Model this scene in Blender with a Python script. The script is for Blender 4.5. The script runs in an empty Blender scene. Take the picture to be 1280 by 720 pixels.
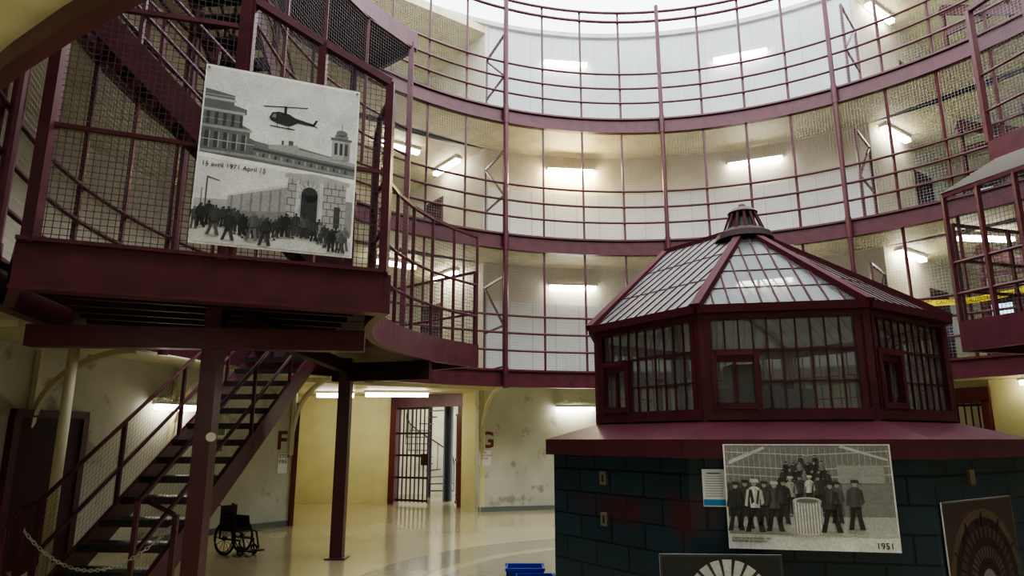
import bpy, math, random
from mathutils import Vector, Matrix
random.seed(4)
S=bpy.context.scene
COL=S.collection
CX,CY=2.6,7.8
R=7.25; RO=9.0
def rad(a): return math.radians(a)
def pol(r,a,z=0.0): return Vector((CX+r*math.sin(rad(a)),CY+r*math.cos(rad(a)),z))
# ---------------------------------------------------------------- materials
MATS={}
def mat(name,col,rough=.5,metal=0.,spec=.5,noise=None,scale=6.,bump=0.,emit=None,detail=6):
    m=bpy.data.materials.new(name); m.use_nodes=True
    nt=m.node_tree; b=nt.nodes['Principled BSDF']
    b.inputs['Base Color'].default_value=(*col,1); b.inputs['Roughness'].default_value=rough
    b.inputs['Metallic'].default_value=metal; b.inputs['Specular IOR Level'].default_value=spec
    if emit:
        b.inputs['Emission Color'].default_value=(*emit[0],1); b.inputs['Emission Strength'].default_value=emit[1]
    if noise:
        tc=nt.nodes.new('ShaderNodeTexCoord'); n=nt.nodes.new('ShaderNodeTexNoise')
        n.inputs['Scale'].default_value=scale; n.inputs['Detail'].default_value=detail
        r=nt.nodes.new('ShaderNodeValToRGB')
        nt.links.new(tc.outputs['Object'],n.inputs['Vector']); nt.links.new(n.outputs['Fac'],r.inputs['Fac'])
        e=r.color_ramp.elements; e[0].position=noise[1]; e[0].color=(*noise[0],1); e[1].position=noise[2]; e[1].color=(*col,1)
        nt.links.new(r.outputs['Color'],b.inputs['Base Color'])
        if bump:
            bp=nt.nodes.new('ShaderNodeBump'); bp.inputs['Strength'].default_value=bump
            nt.links.new(n.outputs['Fac'],bp.inputs['Height']); nt.links.new(bp.outputs['Normal'],b.inputs['Normal'])
    MATS[name]=m; return m
mat('maroon',(.098,.022,.033),.36,spec=.42,noise=((.066,.016,.023),.3,.6),scale=5)
mat('maroon_matte',(.075,.015,.022),.7,spec=.15)
mat('maroon_dark',(.038,.010,.013),.5,spec=.3)
mat('maroon_red',(.12,.022,.024),.4)
mat('cream',(.68,.63,.41),.5,noise=((.55,.50,.30),.3,.55),scale=2.5)
mat('cream_upper',(.70,.67,.56),.6,noise=((.60,.56,.44),.3,.6),scale=1.5)
mat('yellow_wall',(.70,.66,.36),.5,noise=((.62,.58,.30),.3,.6),scale=2)
mat('white_wall',(.62,.62,.55),.6,noise=((.50,.49,.42),.35,.6),scale=2.2)
def wall_mat():
    m=mat('peeling_wall',(.57,.58,.49),.6,noise=((.36,.34,.26),.35,.42),scale=2.3,bump=.25,detail=9)
    nt=m.node_tree; b=nt.nodes['Principled BSDF']; src=b.inputs['Base Color'].links[0].from_socket
    tc=nt.nodes.new('ShaderNodeTexCoord'); n=nt.nodes.new('ShaderNodeTexNoise'); n.inputs['Scale'].default_value=.9; n.inputs['Detail'].default_value=3
    nt.links.new(tc.outputs['Object'],n.inputs['Vector'])
    mp=nt.nodes.new('ShaderNodeMapRange'); mp.inputs['From Min'].default_value=.35; mp.inputs['From Max'].default_value=.65; mp.inputs['To Min'].default_value=.82; mp.inputs['To Max'].default_value=1.08
    nt.links.new(n.outputs['Fac'],mp.inputs['Value'])
    sc=nt.nodes.new('ShaderNodeVectorMath'); sc.operation='SCALE'; nt.links.new(src,sc.inputs[0]); nt.links.new(mp.outputs[0],sc.inputs['Scale']); nt.links.new(sc.outputs[0],b.inputs['Base Color'])
wall_mat()
mat('white_panel',(.74,.75,.73),.55,noise=((.64,.64,.61),.3,.65),scale=1.2)
mat('frosted_panel',(.57,.60,.60),.55,noise=((.48,.50,.50),.3,.65),scale=1.2)
mat('panel_seam',(.50,.50,.47),.6)
mat('deck_grey',(.16,.15,.14),.6)
mat('black',(.012,.012,.014),.5)
mat('rubber',(.02,.02,.02),.7)
mat('tread_metal',(.045,.040,.042),.45,noise=((.028,.025,.025),.3,.6),scale=20)
mat('wire',(.05,.038,.040),.5)
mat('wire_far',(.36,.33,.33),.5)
mat('chrome',(.55,.55,.55),.25,metal=.9)
mat('chain',(.6,.6,.58),.35,metal=.5)
mat('lamp_glow',(1,1,1),.5,emit=((1.,.95,.82),24.))
mat('lamp_warm',(1,1,1),.5,emit=((1.,.82,.44),170.))
mat('lamp_body',(.7,.7,.66),.5)
mat('dark_column',(.010,.014,.018),.5)
mat('blue_plastic',(.01,.04,.40),.35)
mat('paper',(.80,.82,.83),.6)
mat('paper_blue',(.05,.25,.5),.6)
mat('red_ink',(.45,.02,.02),.6)
mat('ink',(.02,.02,.02),.6)
mat('grey_ink',(.2,.2,.2),.6)
mat('maroon_paint',(.17,.03,.03),.6)
mat('tape',(.85,.65,.02),.5)
mat('brass',(.22,.18,.11),.5,metal=.3)
mat('pipe_cream',(.55,.50,.33),.45)
mat('canopy',(.20,.18,.16),.5)
mat('window_glow',(.6,.7,.75),.3,emit=((.50,.75,.95),2.4))
mat('baseboard',(.16,.18,.17),.5)
def glassmat(name,col,tr,rough,spec,lo=.7):
    m=bpy.data.materials.new(name); m.use_nodes=True; nt=m.node_tree
    b=nt.nodes['Principled BSDF']; out=nt.nodes['Material Output']
    b.inputs['Roughness'].default_value=rough; b.inputs['Specular IOR Level'].default_value=spec
    tc=nt.nodes.new('ShaderNodeTexCoord'); n=nt.nodes.new('ShaderNodeTexNoise'); n.inputs['Scale'].default_value=1.6; n.inputs['Detail'].default_value=3
    r=nt.nodes.new('ShaderNodeValToRGB'); e=r.color_ramp.elements
    e[0].position=.3; e[0].color=(*[c*lo for c in col],1); e[1].position=.7; e[1].color=(*col,1)
    nt.links.new(tc.outputs['Object'],n.inputs['Vector']); nt.links.new(n.outputs['Fac'],r.inputs['Fac']); nt.links.new(r.outputs['Color'],b.inputs['Base Color'])
    t=nt.nodes.new('ShaderNodeBsdfTransparent'); t.inputs['Color'].default_value=(.85,.9,.88,1)
    mx=nt.nodes.new('ShaderNodeMixShader'); mx.inputs[0].default_value=tr
    nt.links.new(b.outputs[0],mx.inputs[1]); nt.links.new(t.outputs[0],mx.inputs[2]); nt.links.new(mx.outputs[0],out.inputs['Surface'])
    MATS[name]=m
glassmat('booth_glass',(.24,.26,.25),.46,.08,1.0)
glassmat('roof_glass',(.20,.215,.21),.26,.38,.4,.75)
glassmat('front_roof_glass',(.16,.175,.17),.45,.25,.4,.6)
# floor
def floor_mat():
    m=bpy.data.materials.new('floor_terrazzo'); m.use_nodes=True; nt=m.node_tree; b=nt.nodes['Principled BSDF']
    g=nt.nodes.new('ShaderNodeNewGeometry')
    n=nt.nodes.new('ShaderNodeTexNoise'); n.inputs['Scale'].default_value=.6; n.inputs['Detail'].default_value=4
    nt.links.new(g.outputs['Position'],n.inputs['Vector'])
    r=nt.nodes.new('ShaderNodeValToRGB'); e=r.color_ramp.elements
    e[0].position=.3; e[0].color=(.38,.33,.19,1); e[1].position=.7; e[1].color=(.48,.42,.26,1)
    nt.links.new(n.outputs['Fac'],r.inputs['Fac'])
    d=nt.nodes.new('ShaderNodeVectorMath'); d.operation='DISTANCE'; d.inputs[1].default_value=(CX,CY,0)
    nt.links.new(g.outputs['Position'],d.inputs[0])
    r2=nt.nodes.new('ShaderNodeValToRGB'); r2.color_ramp.interpolation='CONSTANT'
    mp=nt.nodes.new('ShaderNodeMapRange'); mp.inputs['From Max'].default_value=10; nt.links.new(d.outputs['Value'],mp.inputs['Value'])
    nt.links.new(mp.outputs[0],r2.inputs['Fac'])
    e=r2.color_ramp.elements; e[0].position=0; e[0].color=(.7,.7,.7,1); e[1].position=.355; e[1].color=(.15,.15,.15,1)
    x=e.new(.375); x.color=(.65,.65,.65,1); x=e.new(.45); x.color=(0,0,0,1)
    mx=nt.nodes.new('ShaderNodeMix'); mx.data_type='RGBA'; mx.inputs['B'].default_value=(.17,.175,.145,1)
    nt.links.new(r2.outputs['Color'],mx.inputs['Factor']); nt.links.new(r.outputs['Color'],mx.inputs['A'])
    nt.links.new(mx.outputs['Result'],b.inputs['Base Color'])
    n2=nt.nodes.new('ShaderNodeTexNoise'); n2.inputs['Scale'].default_value=.8
    nt.links.new(g.outputs['Position'],n2.inputs['Vector'])
    r3=nt.nodes.new('ShaderNodeMapRange'); r3.inputs['To Min'].default_value=.07; r3.inputs['To Max'].default_value=.18
    nt.links.new(n2.outputs['Fac'],r3.inputs['Value']); nt.links.new(r3.outputs[0],b.inputs['Roughness'])
    b.inputs['Specular IOR Level'].default_value=.7
    MATS['floor']=m
floor_mat()
def block_mat():
    m=bpy.data.materials.new('painted_block'); m.use_nodes=True; nt=m.node_tree; b=nt.nodes['Principled BSDF']
    uv=nt.nodes.new('ShaderNodeUVMap'); uv.uv_map='UVMap'
    br=nt.nodes.new('ShaderNodeTexBrick'); br.inputs['Scale'].default_value=1.
    br.inputs['Brick Width'].default_value=.40; br.inputs['Row Height'].default_value=.20; br.inputs['Mortar Size'].default_value=.009
    br.inputs['Color1'].default_value=(.014,.034,.050,1); br.inputs['Color2'].default_value=(.020,.046,.064,1); br.inputs['Mortar'].default_value=(.003,.007,.010,1)
    nt.links.new(uv.outputs[0],br.inputs['Vector'])
    n=nt.nodes.new('ShaderNodeTexNoise'); n.inputs['Scale'].default_value=3.0; n.inputs['Detail'].default_value=9; nt.links.new(uv.outputs[0],n.inputs['Vector'])
    sx=nt.nodes.new('ShaderNodeSeparateXYZ'); nt.links.new(uv.outputs[0],sx.inputs[0])
    fw=2*2.19*math.sin(rad(22.5)); uc=6*fw+.15+1.15
    def M(op,a,b_):
        k=nt.nodes.new('ShaderNodeMath'); k.operation=op
        for i,v in enumerate((a,b_)):
            if v is None: continue
            if isinstance(v,(int,float)): k.inputs[i].default_value=v
            else: nt.links.new(v,k.inputs[i])
        return k.outputs[0]
    du=M('DIVIDE',M('ABSOLUTE',M('SUBTRACT',sx.outputs['X'],uc),None),1.1)
    dv=M('DIVIDE',M('ABSOLUTE',M('SUBTRACT',sx.outputs['Y'],1.10),None),.24)
    dd=M('MAXIMUM',du,dv); f=M('ADD',M('SUBTRACT',1.0,dd),M('MULTIPLY',M('SUBTRACT',n.outputs['Fac'],.60),3.2))
    f2=nt.nodes.new('ShaderNodeClamp'); nt.links.new(M('MULTIPLY',f,1.3),f2.inputs[0])
    mx=nt.nodes.new('ShaderNodeMix'); mx.data_type='RGBA'; mx.inputs['B'].default_value=(.075,.014,.020,1)
    nt.links.new(f2.outputs[0],mx.inputs['Factor']); nt.links.new(br.outputs['Color'],mx.inputs['A'])
    nt.links.new(mx.outputs['Result'],b.inputs['Base Color']); b.inputs['Roughness'].default_value=.34
    bp=nt.nodes.new('ShaderNodeBump'); bp.inputs['Strength'].default_value=.8; bp.inputs['Distance'].default_value=.025; bp.invert=True
    nt.links.new(br.outputs['Fac'],bp.inputs['Height']); nt.links.new(bp.outputs['Normal'],b.inputs['Normal'])
    MATS['block']=m
block_mat()
def print_mat():
    m=bpy.data.materials.new('printed_banner'); m.use_nodes=True; nt=m.node_tree; b=nt.nodes['Principled BSDF']
    a=nt.nodes.new('ShaderNodeVertexColor'); a.layer_name='Col'
    tc=nt.nodes.new('ShaderNodeTexCoord')
    outs=[]
    for sc,lo,hi in((60,.84,1.12),(6,.86,1.10)):
        n=nt.nodes.new('ShaderNodeTexNoise'); n.inputs['Scale'].default_value=sc; n.inputs['Detail'].default_value=8
        nt.links.new(tc.outputs['Object'],n.inputs['Vector'])
        mp=nt.nodes.new('ShaderNodeMapRange'); mp.inputs['From Min'].default_value=.3; mp.inputs['From Max'].default_value=.7; mp.inputs['To Min'].default_value=lo; mp.inputs['To Max'].default_value=hi
        nt.links.new(n.outputs['Fac'],mp.inputs['Value']); outs.append(mp.outputs[0])
    mu=nt.nodes.new('ShaderNodeMath'); mu.operation='MULTIPLY'; nt.links.new(outs[0],mu.inputs[0]); nt.links.new(outs[1],mu.inputs[1])
    mx=nt.nodes.new('ShaderNodeVectorMath'); mx.operation='SCALE'
    nt.links.new(a.outputs['Color'],mx.inputs[0]); nt.links.new(mu.outputs[0],mx.inputs['Scale'])
    nt.links.new(mx.outputs[0],b.inputs['Base Color']); b.inputs['Roughness'].default_value=.55
    MATS['print']=m
print_mat()
# ---------------------------------------------------------------- mesh builder
class MB:
    def __init__(s): s.v=[];s.f=[];s.m=[];s.c=[];s.mats=[];s.uv={}
    def mi(s,n):
        if n not in s.mats: s.mats.append(n)
        return s.mats.index(n)
    def face(s,pts,m,c=None,uv=None):
        b=len(s.v); s.v+= [Vector(p) for p in pts]
        if uv: s.uv[len(s.f)]=uv
        s.f.append(list(range(b,b+len(pts)))); s.m.append(s.mi(m)); s.c.append(c)
    def add(s,vs,fs,m):
        b=len(s.v); s.v+=[Vector(p) for p in vs]; k=s.mi(m)
        for f in fs: s.f.append([b+i for i in f]); s.m.append(k); s.c.append(None)
    def frame_box(s,c,x,y,z,hx,hy,hz,m):
        c=Vector(c)
        vs=[c+x*(hx*i)+y*(hy*j)+z*(hz*k) for k in(-1,1) for j in(-1,1) for i in(-1,1)]
        s.add(vs,[(0,2,3,1),(4,5,7,6),(0,1,5,4),(2,6,7,3),(0,4,6,2),(1,3,7,5)],m)
    def box(s,x0,x1,y0,y1,z0,z1,m):
        s.frame_box(((x0+x1)/2,(y0+y1)/2,(z0+z1)/2),Vector((1,0,0)),Vector((0,1,0)),Vector((0,0,1)),abs(x1-x0)/2,abs(y1-y0)/2,abs(z1-z0)/2,m)
    def beam(s,p0,p1,w,h,m,up=(0,0,1)):
        p0=Vector(p0);p1=Vector(p1);d=p1-p0;L=d.length;d.normalize();u=Vector(up)
        if abs(d.dot(u))>.98: u=Vector((0,1,0)) if abs(d.y)<.9 else Vector((1,0,0))
        x=d.cross(u).normalized(); z=x.cross(d)
        s.frame_box((p0+p1)/2,x,d,z,w/2,L/2,h/2,m)
    def tube(s,pts,r,m,n=8,closed=False):
        pts=[Vector(p) for p in pts]; N=len(pts); b=len(s.v); k=s.mi(m)
        for i,p in enumerate(pts):
            if closed: d=pts[(i+1)%N]-pts[i-1]
            else: d=pts[min(i+1,N-1)]-pts[max(i-1,0)]
            d.normalize(); u=Vector((0,0,1))
            if abs(d.z)>.95: u=Vector((0,1,0))
            x=d.cross(u).normalized(); y=x.cross(d)
            rr=r[i] if isinstance(r,(list,tuple)) else r
            for j in range(n):
                a=2*math.pi*j/n; s.v.append(p+x*(rr*math.cos(a))+y*(rr*math.sin(a)))
        for i in range(N if closed else N-1):
            i2=(i+1)%N
            for j in range(n):
                s.f.append([b+i*n+j,b+i*n+(j+1)%n,b+i2*n+(j+1)%n,b+i2*n+j]); s.m.append(k); s.c.append(None)
        if not closed:
            s.f.append([b+j for j in range(n)][::-1]); s.m.append(k); s.c.append(None)
            s.f.append([b+(N-1)*n+j for j in range(n)]); s.m.append(k); s.c.append(None)
    def prism(s,poly,z0,z1,m,mb=None):
        n=len(poly); lo=[(p[0],p[1],z0) for p in poly]; hi=[(p[0],p[1],z1) for p in poly]
        s.face(lo[::-1],mb or m); s.face(hi,m)
        for i in range(n):
            j=(i+1)%n; s.face([lo[i],lo[j],hi[j],hi[i]],m)
    def arc(s,r0,r1,z0,z1,a0,a1,m,step=2.5,mbot=None):
        n=max(1,int(round((a1-a0)/step)))
        for i in range(n):
            b0=a0+(a1-a0)*i/n; b1=a0+(a1-a0)*(i+1)/n
            A=[pol(r0,b0,z0),pol(r1,b0,z0),pol(r1,b1,z0),pol(r0,b1,z0)]
            B=[p+Vector((0,0,z1-z0)) for p in A]
            s.face(A,mbot or m); s.face(B[::-1],m); s.face([A[0],A[3],B[3],B[0]],m); s.face([A[1],B[1],B[2],A[2]],m)
            if i==0 and a1-a0<359: s.face([A[0],B[0],B[1],A[1]],m)
            if i==n-1 and a1-a0<359: s.face([A[2],B[2],B[3],A[3]],m)
    def lathe(s,c,prof,m,n=24):
        c=Vector(c); b=len(s.v);k=s.mi(m)
        for r,z in prof:
            for j in range(n):
                a=2*math.pi*j/n; s.v.append(c+Vector((r*math.cos(a),r*math.sin(a),z)))
        for i in range(len(prof)-1):
            for j in range(n):
                s.f.append([b+i*n+j,b+i*n+(j+1)%n,b+(i+1)*n+(j+1)%n,b+(i+1)*n+j]); s.m.append(k); s.c.append(None)
        s.f.append([b+j for j in range(n)][::-1]); s.m.append(k); s.c.append(None)
        s.f.append([b+(len(prof)-1)*n+j for j in range(n)]); s.m.append(k); s.c.append(None)
ORG={}
def finish(ob,o,parent,label,cat,kind,group):
    ORG[ob.name]=Vector(o)
    if parent: ob.parent=parent; ob.location=Vector(o)-ORG[parent.name]
    else: ob.location=Vector(o)
    COL.objects.link(ob)
    if label: ob['label']=label
    if cat: ob['category']=cat
    if kind: ob['kind']=kind
    if group: ob['group']=group
    return ob
def obj(mb,name,o=None,parent=None,label=None,cat=None,kind=None,group=None,smooth=False):
    if o is None:
        xs=[p.x for p in mb.v];ys=[p.y for p in mb.v];zs=[p.z for p in mb.v]
        o=Vector(((min(xs)+max(xs))/2,(min(ys)+max(ys))/2,min(zs)))
    o=Vector(o)
    me=bpy.data.meshes.new(name); me.from_pydata([p-o for p in mb.v],[],mb.f)
    for n in mb.mats: me.materials.append(MATS[n])
    me.polygons.foreach_set('material_index',mb.m)
    if any(c is not None for c in mb.c):
        ca=me.color_attributes.new('Col','FLOAT_COLOR','CORNER')
        for i,p in enumerate(me.polygons):
            c=mb.c[i] or (.5,.5,.5)
            for li in p.loop_indices: ca.data[li].color=(*c,1)
    if mb.uv:
        ul=me.uv_layers.new(name='UVMap')
        for i,p in enumerate(me.polygons):
            if i in mb.uv:
                for k,li in enumerate(p.loop_indices): ul.data[li].uv=mb.uv[i][k]
    if smooth:
        for p in me.polygons: p.use_smooth=len(p.vertices)==4
    me.update()
    return finish(bpy.data.objects.new(name,me),o,parent,label,cat,kind,group)
def empty(name,o,label,cat,group=None,parent=None):
    e=bpy.data.objects.new(name,None); e.empty_display_size=.2
    return finish(e,o,parent,label,cat,None,group)
def text(body,size,p,right,n,m,name,parent=None,label=None,cat=None,align='LEFT',off=0.):
    cu=bpy.data.curves.new(name,'FONT'); cu.body=body; cu.size=size; cu.extrude=.001; cu.align_x=align; cu.offset=off
    t=bpy.data.objects.new('tmp_text',cu); COL.objects.link(t)
    dg=bpy.context.evaluated_depsgraph_get(); me=bpy.data.meshes.new_from_object(t.evaluated_get(dg))
    bpy.data.objects.remove(t)
    right=Vector(right).normalized(); n=Vector(n).normalized(); up=n.cross(right)
    M=Matrix((right,up,n)).transposed()
    for v in me.vertices: v.co=M@v.co
    me.materials.clear(); me.materials.append(MATS[m])
    return finish(bpy.data.objects.new(name,me),p,parent,label,cat,None,None)
# ---------------------------------------------------------------- wires / fences
def wires(p0,p1,z0a,z0b,zta,ztb,sp,w,m):
    mb=MB(); p0=Vector((p0[0],p0[1],0));p1=Vector((p1[0],p1[1],0)); L=(p1-p0).length; d=(p1-p0)/L
    n=int(L/sp)
    zb=lambda t:z0a+(z0b-z0a)*t
    zt=lambda t:zta+(ztb-zta)*t
    for i in range(n+1):
        s=(i+.5)*L/(n+1); t=s/L; a=p0+d*(s-w/2); b=p0+d*(s+w/2)
        mb.face([(a.x,a.y,zb(t)),(b.x,b.y,zb(t)),(b.x,b.y,zt(t)),(a.x,a.y,zt(t))],m)
    rake=abs(z0b-z0a)>.3
    if rake:
        k=int((zta-z0a)/sp)
        for i in range(1,k):
            h=i*sp
            mb.face([(p0.x,p0.y,z0a+h),(p1.x,p1.y,z0b+h),(p1.x,p1.y,z0b+h+w),(p0.x,p0.y,z0a+h+w)],m)
    else:
        z=z0a+sp
        while z<max(zta,ztb):
            t0,t1=0.,1.
            if z>min(zta,ztb):
                tc=(z-zta)/(ztb-zta)
                if zta<ztb: t0=tc
                else: t1=tc
            a=p0+d*(L*t0); b=p0+d*(L*t1)
            mb.face([(a.x,a.y,z),(b.x,b.y,z),(b.x,b.y,z+w),(a.x,a.y,z+w)],m)
            z+=sp
    return mb
def fence(root,path,zb,zt,rails,post_w=.05,sp=.06,w=.004,wm='wire',rail_r=.022,top=True,skip=()):
    zt=zt if isinstance(zt,(list,tuple)) else [zt]*len(path)
    for i,p in enumerate(path):
        if i in skip: continue
        mb=MB(); mb.beam((p[0],p[1],zb),(p[0],p[1],zt[i]),post_w,post_w,'maroon'); obj(mb,'fence_post',parent=root)
    for r in rails:
        mb=MB(); mb.tube([(p[0],p[1],zb+r) for p in path],rail_r,'maroon'); obj(mb,'handrail',parent=root)
    if top:
        mb=MB()
        for i in range(len(path)-1):
            a,b=path[i],path[i+1]; mb.beam((a[0],a[1],zt[i]),(b[0],b[1],zt[i+1]),post_w,post_w,'maroon')
        obj(mb,'top_rail',parent=root)
    for i in range(len(path)-1):
        obj(wires(path[i],path[i+1],zb,zb,zt[i],zt[i+1],sp,w,wm),'wire_mesh',parent=root)
# ---------------------------------------------------------------- floor + walls
mb=MB(); mb.face([(CX+22*math.cos(2*math.pi*i/64),CY+22*math.sin(2*math.pi*i/64),0) for i in range(64)],'floor')
obj(mb,'floor',(CX,CY,0),kind='structure',label='polished cream terrazzo floor with grey ring',cat='floor')
ST=3.0; FL=[3.03,6.03,9.03]; TOP=12.3
UP=Vector((0,0,1))
def wallseg(pts,z0,z1,m,mbx,th=.1,side=1):
    for a,b in zip(pts[:-1],pts[1:]):
        a=Vector((a[0],a[1],0));b=Vector((b[0],b[1],0)); d=(b-a).normalized(); n=Vector((-d.y,d.x,0))*side*th/2
        c=(a+b)/2+n; mbx.frame_box((c.x,c.y,(z0+z1)/2),d,Vector((-d.y,d.x,0)),Vector((0,0,1)),(b-a).length/2+.01,th/2,(z1-z0)/2,m)
def wall(name,mbx,label='painted masonry wall'):
    return obj(mbx,name,kind='structure',label=label,cat='wall')
mb=MB(); mb.arc(RO,RO+.25,0,2.95,-22.0,39,'peeling_wall'); wg=wall('wall_back',mb,'pale peeling painted curved wall')
mb=MB(); mb.arc(RO,RO+.25,0,2.95,-111,-49.5,'peeling_wall'); wf=wall('wall_left',mb,'dingy peeling painted curved wall')
mb=MB(); mb.arc(RO,RO+.25,0,2.95,69,249,'white_wall'); wall('wall_front',mb)
mb=MB()
for a0,a1 in((-22,39),(-111,-49.5)): mb.arc(RO-.02,RO,0,.10,a0,a1,'baseboard')
obj(mb,'baseboard_ring',kind='structure',label='dark painted base strip',cat='baseboard')
for k,z in enumerate(FL):
    z1=(FL+[TOP+.0])[k+1]-.2 if k<2 else TOP-.2
    pm='white_panel' if k<2 else 'frosted_panel'
    mb=MB(); mb.arc(RO,RO+.25,z-.03,z1+.2,-21,39,'cream_upper' if k<2 else pm)
    hp=(1.85,1.75,3.2)[k]
    mb.arc(RO-.03,RO,z,z+hp,-21,39,pm)
    for j in range(17):
        a=-21+60*j/16; mb.arc(RO-.036,RO-.03,z,z+hp,a-.06,a+.06,'panel_seam',step=1)
    wall('wall_upper_back_%d'%k,mb,'white panelled wall with cream upper part')
    for a0,a1,nm in((-111,-51,'left'),(69,129,'right'),(129,249,'front')):
        mb=MB(); mb.arc(RO,RO+.25,z-.03,z1+.2,a0,a1,'cream_upper'); wall('wall_upper_%s_%d'%(nm,k),mb,'cream painted curved wall')
def W(fc,u,v,z=0):
    s,c=math.sin(rad(fc)),math.cos(rad(fc)); return Vector((CX+u*s+v*c,CY+u*c-v*s,z))
for nm,fc in(('wing_left',-36),('wing_right',54)):
    z0=3.0 if nm=='wing_left' else 0
    mb=MB()
    for v in(-2.33,2.33):
        a=W(fc,8.69,v);b=W(fc,13.0,v); wallseg([a,b],z0,TOP,'cream_upper',mb,side=-1 if v<0 else 1)
    mb2=MB(); wallseg([W(fc,13.0,-2.4),W(fc,13.0,2.4)],z0,TOP,'cream_upper',mb2,side=1)
    wall('wall_'+nm+'_sides',mb,'cream side walls of the cell wing'); bw=wall('wall_'+nm+'_end',mb2,'cream end wall of the cell wing')
    for k in range(4):
        z=(FL+[TOP])[k]
        mb=MB(); P=[W(fc,8.7,-2.4),W(fc,8.7,2.4),W(fc,13,2.4),W(fc,13,-2.4)]
        mb.prism([(p.x,p.y) for p in P],z-.22,z-.01,'cream')
        obj(mb,'ceiling_%s_%d'%(nm,k),kind='structure',label='cream slab over the cell wing',cat='ceiling')
    for k in range(3):
        z=FL[k]
        for v in(-1.5,-.3,1.1):
            e=W(fc,12.93,v,z); n=W(fc,0,0)-W(fc,1,0); n.normalize(); x=Vector((-n.y,n.x,0))
            mb=MB(); up=Vector((0,0,1))
            mb.frame_box(e+up*1.05,x,n,up,.48,.05,1.05,'maroon_red'); mb.frame_box(e+up*1.05+n*.03,x,n,up,.40,.04,.98,'maroon_dark')
            d=obj(mb,'door_%s'%nm,kind='structure',label='maroon steel cell wing door',cat='door')
            mb=MB(); mb.frame_box(e+up*1.5+n*.09,x,n,up,.22,.01,.35,'window_glow'); obj(mb,'door_pane',parent=d)
for fc,v in((-36,2.26),(54,-2.26),(54,2.26),(-36,-2.26)):
    for z in FL:
        mb=MB(); sgn=-1 if v>0 else 1
        c=W(fc,11.2,v,z+1.05); ax=(W(fc,1,0)-W(fc,0,0)).normalized(); lat=(W(fc,0,1)-W(fc,0,0)).normalized(); up=Vector((0,0,1))
        mb.frame_box(c,ax,lat,up,.5,.05,1.05,'maroon'); mb.frame_box(c+lat*sgn*.03,ax,lat,up,.4,.04,.96,'maroon_dark')
        obj(mb,'door_side',kind='structure',label='maroon framed side door',cat='door')
for z in FL:
    ax=(W(54,1,0)-W(54,0,0)).normalized(); lat=(W(54,0,1)-W(54,0,0)).normalized()
    c=W(54,12.88,.42,z+1.55)
    mb=MB(); mb.frame_box(c,lat,ax,UP,.30,.04,.62,'maroon_dark'); mb.frame_box(c-ax*.045,lat,ax,UP,.24,.006,.56,'window_glow')
    mb.frame_box(c-ax*.055,lat,ax,UP,.012,.006,.56,'maroon_dark'); mb.frame_box(c-ax*.055,lat,ax,UP,.24,.006,.012,'maroon_dark')
    obj(mb,'window_wing',kind='structure',label='small bluish window with dark frame',cat='window')
    root=empty('braced_frame',W(54,10.4,0,z),'dark red steel frame with sloping beams in wing','frame',group='wing frames')
    mb=MB()
    for v in(-1.0,.3,1.7): mb.beam(W(54,10.4,v,z),W(54,10.4,v,z+2.75),.09,.09,'maroon')
    mb.beam(W(54,10.4,-1.0,z+2.1),W(54,10.4,1.7,z+2.1),.09,.12,'maroon'); obj(mb,'upright_frame',parent=root)
    mb=MB(); mb.beam(W(54,10.3,-1.0,z+2.7),W(54,10.3,1.9,z+1.1),.10,.22,'maroon'); mb.beam(W(54,10.5,-1.6,z+1.2),W(54,10.5,.3,z+.2),.06,.14,'maroon'); obj(mb,'sloping_beam',parent=root)
G0=Vector((-1.15,17.3,0)); G1=Vector((-3.1,18.2,0))
J=W(-36,8.69,2.33)
mb=MB(); wallseg([G0,(J.x,J.y)],0,2.8,'yellow_wall',mb,th=.12,side=-1); wall('wall_corridor_jamb',mb,'yellow painted corridor wall')
mb=MB(); wallseg([(-6.7,18.2),(G1.x,G1.y)],0,2.8,'yellow_wall',mb,side=1); wall('wall_corridor_back',mb,'yellow painted corridor wall')
mb=MB(); a=pol(9,-49.5); b=W(-36,13,-2.6); wallseg([(a.x,a.y),(b.x,b.y),(-6.7,18.2)],0,2.8,'yellow_wall',mb,side=1); wall('wall_corridor_side',mb,'yellow painted corridor wall')
mb=MB(); mb.prism([(-.3,16.2),(-.2,21.5),(-7.2,21.5),(-7.2,16),(-4.6,13.3),(-3.2,14.5)],2.72,2.82,'cream'); obj(mb,'ceiling_corridor',kind='structure',label='cream corridor ceiling',cat='ceiling')
mb=MB(); wallseg([(-6.5,21.3),(-.2,21.3)],0,2.8,'white_wall',mb,side=1); wall('wall_stairwell',mb,'white stairwell wall')
gd=(G0-G1).normalized(); gn=Vector((gd.y,-gd.x,0)); GL=(G0-G1).length
root=empty('barred_gate',G1+gd*GL/2,'maroon steel gate frame with barred gate standing ajar','gate')
mb=MB()
def gp(s,z,off=0): return G1+gd*s+UP*z+gn*off
mb.frame_box(gp(.07,1.3),gd,gn,UP,.09,.12,1.3,'maroon_red'); mb.frame_box(gp(GL-.07,1.3),gd,gn,UP,.09,.12,1.3,'maroon_red')
mb.frame_box(gp(GL/2,2.56),gd,gn,UP,GL/2,.14,.15,'maroon'); obj(mb,'gate_frame',parent=root)
mb=MB()
for i in range(8): mb.tube([gp(.20+i*.125,.05),gp(.20+i*.125,2.4)],.02,'maroon_dark',n=6)
for z in(.1,.65,1.2,1.75,2.38): mb.beam(gp(.14,z),gp(1.10,z),.03,.05,'maroon_dark')
mb.frame_box(gp(.98,1.1),gd,gn,UP,.08,.05,.14,'maroon_dark'); obj(mb,'barred_leaf',parent=root)
mb=MB()
for i in range(6):
    q=gp(1.85,0)-gn*(.1+i*.12); mb.tube([q+UP*.05,q+UP*2.2],.016,'maroon_dark',n=6)
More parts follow.
